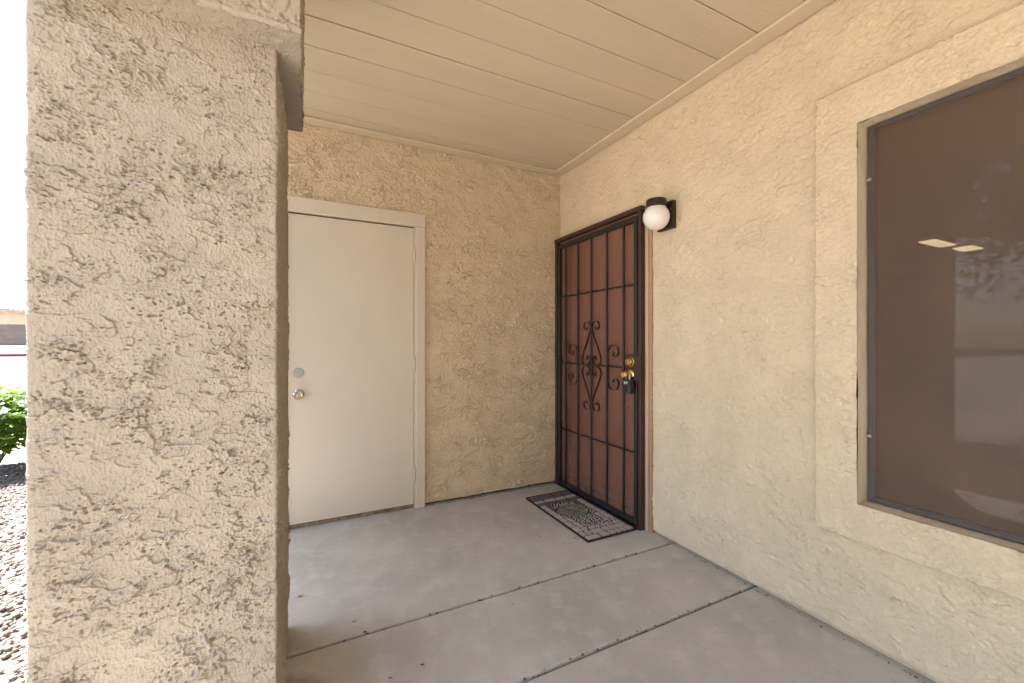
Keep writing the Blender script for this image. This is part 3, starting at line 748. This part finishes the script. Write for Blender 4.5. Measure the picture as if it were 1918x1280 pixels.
for k_ in range(4):
    split(a0, a1, c1 - .19 + k_ * .0475, c1 - .19 + (k_ + 1) * .0475, .05, .12, dark=random.random() < .75)
split(a0 + .05, a0 + .09, c1 - .30, c1 - .19, .04, .07, True); split(a1 - .09, a1 - .05, c1 - .32, c1 - .19, .04, .07, True)
# medallion and pebbles
med = lathe('medallion', [(0.108, 0.0), (0.108, 0.0055), (0.102, 0.0075), (0.097, 0.0055), (0.090, 0.0045), (0.060, 0.006), (0.004, 0.007)], 'Z', (mcx, mcy - 0.0, 0.0058), 'mat_stone3', dm, 40)
bm = bmesh.new(); pl = []
for t in range(5000):
    x, y = random.uniform(a0 + .06, a1 - .06), random.uniform(c0 + .16, c1 - .20)
    r_ = random.uniform(.0055, .0105)
    if (x - mcx) ** 2 + (y - mcy) ** 2 < (.112 + r_) ** 2: continue
    if x < a0 + .100 and y < c0 + .335: continue
    if x > a1 - .095 and c0 + .175 < y < c0 + .325: continue
    if (x < a0 + .095 or x > a1 - .095) and y > c1 - .325: continue
    if any((x - p[0]) ** 2 + (y - p[1]) ** 2 < ((r_ + p[2]) * .95) ** 2 for p in pl): continue
    pl.append((x, y, r_))
    mt = Matrix.Translation(Vector((x, y, .0065)) - dm.location) @ Matrix.Rotation(random.uniform(0, 3), 4, 'Z') @ Matrix.Diagonal((r_, r_ * random.uniform(.65, .95), .0055, 1))
    bmesh.ops.create_icosphere(bm, subdivisions=1, radius=1.0, matrix=mt)
pb = link('pebbles', bm_mesh('pebbles', bm), 'mat_stone2', dm); pb['kind'] = 'stuff'
bm = bmesh.new()
for t in range(26):
    a = random.uniform(0, 6.28); rr = random.uniform(.02, .08)
    mt = Matrix.Translation(Vector((mcx + rr * math.cos(a), mcy + rr * math.sin(a), .0122)) - dm.location) @ Matrix.Diagonal((random.uniform(.006, .016), random.uniform(.005, .01), .003, 1))
    bmesh.ops.create_icosphere(bm, subdivisions=1, radius=1.0, matrix=mt)
mp_ = link('relief', bm_mesh('relief', bm), 'mat_dark', med); mp_['kind'] = 'stuff'

# ------------------------------------------------------------------ fallen leaves, twig, litter
def leaf_bm(bm, L_, W_, M, curl=0.25):
    rows = [(0, .12), (.25, .8), (.5, 1.0), (.75, .62), (1, .04)]
    vs = []
    for t, wv in rows:
        for s_ in (-1, 0, 1):
            vs.append(bm.verts.new(M @ Vector(((t - .5) * L_, s_ * wv * W_ / 2, curl * L_ * ((t - .5) ** 2) * 1.3 + abs(s_) * curl * W_ * .35 * wv))))
    for i_ in range(4):
        for j in range(2):
            bm.faces.new((vs[i_ * 3 + j], vs[i_ * 3 + j + 1], vs[(i_ + 1) * 3 + j + 1], vs[(i_ + 1) * 3 + j]))
def leaf_thing(name, x, y, z, L_, W_, rz, m, label, group=None, tilt=0.15):
    o = empty(name, (x, y, z)); bm = bmesh.new()
    leaf_bm(bm, L_, W_, Matrix.Rotation(rz, 4, 'Z') @ Matrix.Rotation(tilt, 4, 'X') @ Matrix.Translation((0, 0, .002 + W_ * .08)))
    me = bm_mesh(name, bm); bpy.data.objects.remove(o)
    o = link(name, me, m, loc=(x, y, z)); tag(o, label, 'leaf', group); return o
def floor_pt(px, py, z=0):
    t = R(26.6); u = (px - 959) / 782.6; k_ = (1.218 - z) / ((py - 641.8) / 782.6)
    return ((math.cos(t) * u + math.sin(t)) * k_, (-math.sin(t) * u + math.cos(t)) * k_)
for px, py, L_, m, lab in (
        (562, 1118, .030, 'leaf_dry', 'curled dark leaf on the slab close beside the pillar'),
        (791, 1247, .020, 'leaf_dry', 'brown leaf standing on the middle slab between the two joints'),
        (731, 1272, .018, 'leaf_dry', 'red brown leaf on the middle slab nearer the pillar stain'),
        (663, 1165, .022, 'leaf_straw', 'pale leaf scrap on the large slab just short of the long joint'),
        (947, 990, .016, 'leaf_dry', 'tiny brown leaf on the slab off the doormat corner'),
        (588, 1038, .014, 'leaf_dry', 'tiny brown scrap on the slab below the utility door knob'),
        (700, 1052, .016, 'leaf_straw', 'straw coloured scrap on the slab in front of the utility door'),
        (1011, 1007, .022, 'leaf_straw', 'pale straw leaf on the slab alongside the doormat long edge'),
        (1282, 1095, .020, 'leaf_straw', 'pale straw leaf on the middle slab near the right wall'),
        (805, 975, .026, 'leaf_dry', 'brown leaf on the slab at the utility door casing foot'),
        (961, 1134, .018, 'leaf_straw', 'small straw leaf on the middle slab beside the long joint')):
    x, y = floor_pt(px, py)
    leaf_thing('fallen_leaf', x, y, 0.0005, L_, L_ * .5, random.uniform(0, 6.3), m, lab, 'dry leaves scattered on the slabs', random.uniform(-.5, .5))
for px, py, m, lab in ((1026, 937, 'leaf_lime', 'yellow green leaf at the outer corner of the doormat'), (1095, 936, 'leaf_dry', 'red brown crumpled leaf on the doormat by the sill'),
                       (1110, 937, 'leaf_straw', 'straw coloured leaf on the doormat by the sill'), (1033, 953, 'leaf_dry', 'small red brown leaf on the doormat brick edge'),
                       (1076, 1006, 'leaf_straw', 'straw coloured leaf beside the doormat rim')):
    x, y = floor_pt(px, py, .01)
    leaf_thing('fallen_leaf', x, y, 0.0125 if lab[-3:] != 'rim' else 0.0005, .032, .018, random.uniform(0, 6.3), m, lab, tilt=.4)
x, y = floor_pt(1081, 957, .012)
tw = empty('leafy_twig', (x, y, .0155)); tag(tw, 'yellow green leafy twig lying on the doormat medallion', 'twig')
bm = bmesh.new(); add_tube(bm, catmull([(-.05, .075, .002), (-.02, .03, .006), (.0, 0, .004), (.03, -.05, .003)], 5), .0014, 6)
link('stem', bm_mesh('stem', bm), 'leaf_straw', tw)
for k_ in range(11):
    bm = bmesh.new(); t = k_ / 10
    leaf_bm(bm, .028, .012, Matrix.Translation((-.02 + .05 * t + random.uniform(-.015, .015), .03 - .08 * t + random.uniform(-.015, .015), .004 + random.uniform(0, .008))) @ Matrix.Rotation(random.uniform(0, 6.3), 4, 'Z') @ Matrix.Rotation(random.uniform(-.7, .7), 4, 'X'))
    link('leaf', bm_mesh('leaf', bm), random.choice(['leaf_lime', 'leaf_lime', 'leaf_straw']), tw)
# litter caught in the two joints and along the walls: far too many crumbs to count
bm = bmesh.new()
def crumb(x, y, z, s_):
    leaf_bm(bm, s_, s_ * .55, Matrix.Translation((x, y, z)) @ Matrix.Rotation(random.uniform(0, 6.3), 4, 'Z') @ Matrix.Rotation(random.uniform(-.9, .9), 4, 'X'))
for yj in (1.838, 1.330):
    for t in range(230):
        x = random.choice([random.gauss(1.35, .35), random.uniform(0.1, 1.99)])
        if 0 < x < 1.99: crumb(x, yj + random.gauss(0, .006), random.uniform(-.012, .0025), random.choice([.004, .005, .006, .008, .010, .016]))
for t in range(120): crumb(random.uniform(0.82, 1.98), FY - .004 - abs(random.gauss(0, .008)), .002, random.uniform(.005, .014))
for t in range(120): crumb(DX - .006 - abs(random.gauss(0, .010)), random.uniform(0.2, 1.98), .002, random.uniform(.004, .012))
for t in range(60): crumb(random.uniform(0.0, 1.9), random.uniform(.9, 3.0), .0015, random.uniform(.003, .007))
lt = link('leaf_litter', bm_mesh('leaf_litter', bm), 'litter_brown'); tag(lt, 'crumbs of dry leaf caught in the slab joints', 'litter', kind='stuff')

# ------------------------------------------------------------------ gravel bed beside the pillar
sheet('gravel_bed', -3.4, -0.725, 0.6, 6.09, -0.037, 'stone_a')
def gravel():
    bm = bmesh.new(); bmesh.ops.create_icosphere(bm, subdivisions=1, radius=1.0)
    bv = np.array([v.co[:] for v in bm.verts]); bf = np.array([[v.index for v in f.verts] for f in bm.faces]); bm.free()
    N = 18000
    x = RNG.uniform(-3.0, -0.70, N); y = RNG.uniform(1.0, 6.1, N)
    s = RNG.uniform(0.006, 0.016, N)
    sc = np.stack([s * RNG.uniform(.8, 1.4, N), s * RNG.uniform(.7, 1.1, N), s * RNG.uniform(.45, .8, N)], -1)
    V = bv[None] * (1 + RNG.uniform(-.22, .22, (N, len(bv), 1))) * sc[:, None, :]
    a = RNG.uniform(0, 6.28, N); ca, sa = np.cos(a)[:, None], np.sin(a)[:, None]
    b = RNG.uniform(-.6, .6, N); cb, sb = np.cos(b)[:, None], np.sin(b)[:, None]
    X, Y, Z = V[..., 0], V[..., 1], V[..., 2]
    X, Z = X * cb - Z * sb, X * sb + Z * cb
    X, Y = X * ca - Y * sa, X * sa + Y * ca
    P = np.stack([X + x[:, None], Y + y[:, None], Z - 0.038 + RNG.uniform(0, .022, N)[:, None]], -1).reshape(-1, 3)
    F = (bf[None] + (np.arange(N) * len(bv))[:, None, None]).reshape(-1, 3)
    o = link('gravel', np_mesh('gravel', P, F), 'stone_a'); tag(o, 'tan and grey gravel bed beside the pillar', 'gravel', kind='stuff')
gravel()

# ------------------------------------------------------------------ shrub and tree
def lobed(bm, L_, M):
    out = [(0, 0), (.22, .30), (.30, .52), (.50, .34), (.70, .40), (.74, .18), (1.0, 0)]
    top = [bm.verts.new(M @ Vector((x * L_, y * L_, abs(y) * L_ * .25))) for x, y in out]
    bot = [top[0]] + [bm.verts.new(M @ Vector((x * L_, -y * L_, abs(y) * L_ * .25))) for x, y in out[1:-1]] + [top[-1]]
    mid = [top[0]] + [bm.verts.new(M @ Vector((x * L_, 0, 0))) for x, y in out[1:-1]] + [top[-1]]
    for side in (top, bot):
        for i_ in range(len(out) - 1):
            q = [mid[i_], mid[i_ + 1], side[i_ + 1], side[i_]]
            u = []
            for v in q:
                if v not in u: u.append(v)
            if len(u) >= 3: bm.faces.new(u if side is bot else u[::-1])
def shrub(name, loc, rx, ry, z0, z1, n, L_, label):
    root = empty(name, loc); tag(root, label, 'shrub')
    stems = bmesh.new(); fol = bmesh.new()
    for k_ in range(9):
        a = random.uniform(0, 6.28); e = Vector((math.cos(a) * rx * .8, math.sin(a) * ry * .8, random.uniform(z0 + .25, z1)))
        pts = catmull([(0, 0, -.04), (e.x * .35, e.y * .35, e.z * .5), tuple(e)], 4)
        add_tube(stems, pts, [.011 - .009 * i_ / (len(pts) - 1) for i_ in range(len(pts))], 6)
    for k_ in range(n):
        while True:
            p = Vector((random.uniform(-1, 1), random.uniform(-1, 1), random.uniform(-1, 1)))
            if .30 < p.length < 1.0: break
        lump = 1 + .22 * math.sin(p.x * 7 + 1) * math.sin(p.y * 6) * math.cos(p.z * 5)
        q = Vector((p.x * rx * lump, p.y * ry * lump, (z0 + z1) / 2 + p.z * (z1 - z0) / 2 * lump))
        M = Matrix.Translation(q) @ Matrix.Rotation(math.atan2(p.y, p.x) + random.gauss(0, .7), 4, 'Z') @ Matrix.Rotation(random.gauss(.35, .35), 4, 'Y') @ Matrix.Rotation(random.gauss(0, .4), 4, 'X')
        lobed(fol, L_ * random.uniform(.6, 1.15), M)
    link('stem', bm_mesh('stem', stems), 'bark', root)
    link('foliage', bm_mesh('foliage', fol), 'shrub_leaf', root)
    return root
shrub('leafy_shrub', (-2.62, 5.70, -.03), .50, .50, .22, .82, 1300, .095, 'bright green lobed leaf shrub growing in the gravel bed')

def tree(loc):
    root = empty('shade_tree', loc); tag(root, 'open crowned tree in the side yard mirrored in the dark window', 'tree')
    tr = bmesh.new(); fol = bmesh.new(); tips = []
    add_tube(tr, catmull([(0, 0, -.4), (.05, .03, .8), (-.03, .05, 1.5)], 5), [.13 - .04 * i_ / 10 for i_ in range(11)], 10)
    for k_ in range(8):
        a = k_ * .785 + random.uniform(-.3, .3); L_ = random.uniform(0.9, 1.55)
        p0 = Vector((-.03, .05, 1.4)); p2 = Vector((math.cos(a) * L_, math.sin(a) * L_, random.uniform(2.0, 3.7)))
        pts = catmull([p0, p0.lerp(p2, .5) + Vector((0, 0, .25)), p2], 5)
        add_tube(tr, pts, [.07 - .055 * i_ / 10 for i_ in range(11)], 7)
        for j in range(9):
            b0 = pts[random.randint(4, 10)]; e = b0 + Vector((random.gauss(0, .5), random.gauss(0, .5), random.gauss(.25, .4)))
            add_tube(tr, [b0, (b0 + e) / 2 + Vector((0, 0, .06)), e], [.018, .012, .005], 5); tips += [e, (b0 + e) / 2]
    for t in tips:
        for j in range(46):
            q = t + Vector((random.gauss(0, .20), random.gauss(0, .20), random.gauss(0, .16)))
            M = Matrix.Translation(q) @ Matrix.Rotation(random.uniform(0, 6.28), 4, 'Z') @ Matrix.Rotation(random.gauss(.3, .5), 4, 'Y') @ Matrix.Rotation(random.gauss(0, .5), 4, 'X')
            leaf_bm(fol, random.uniform(.08, .13), .06, M)
    link('trunk', bm_mesh('trunk', tr), 'bark', root); link('crown', bm_mesh('crown', fol), 'tree_leaf', root)
tree((-3.9, 1.1, .25))
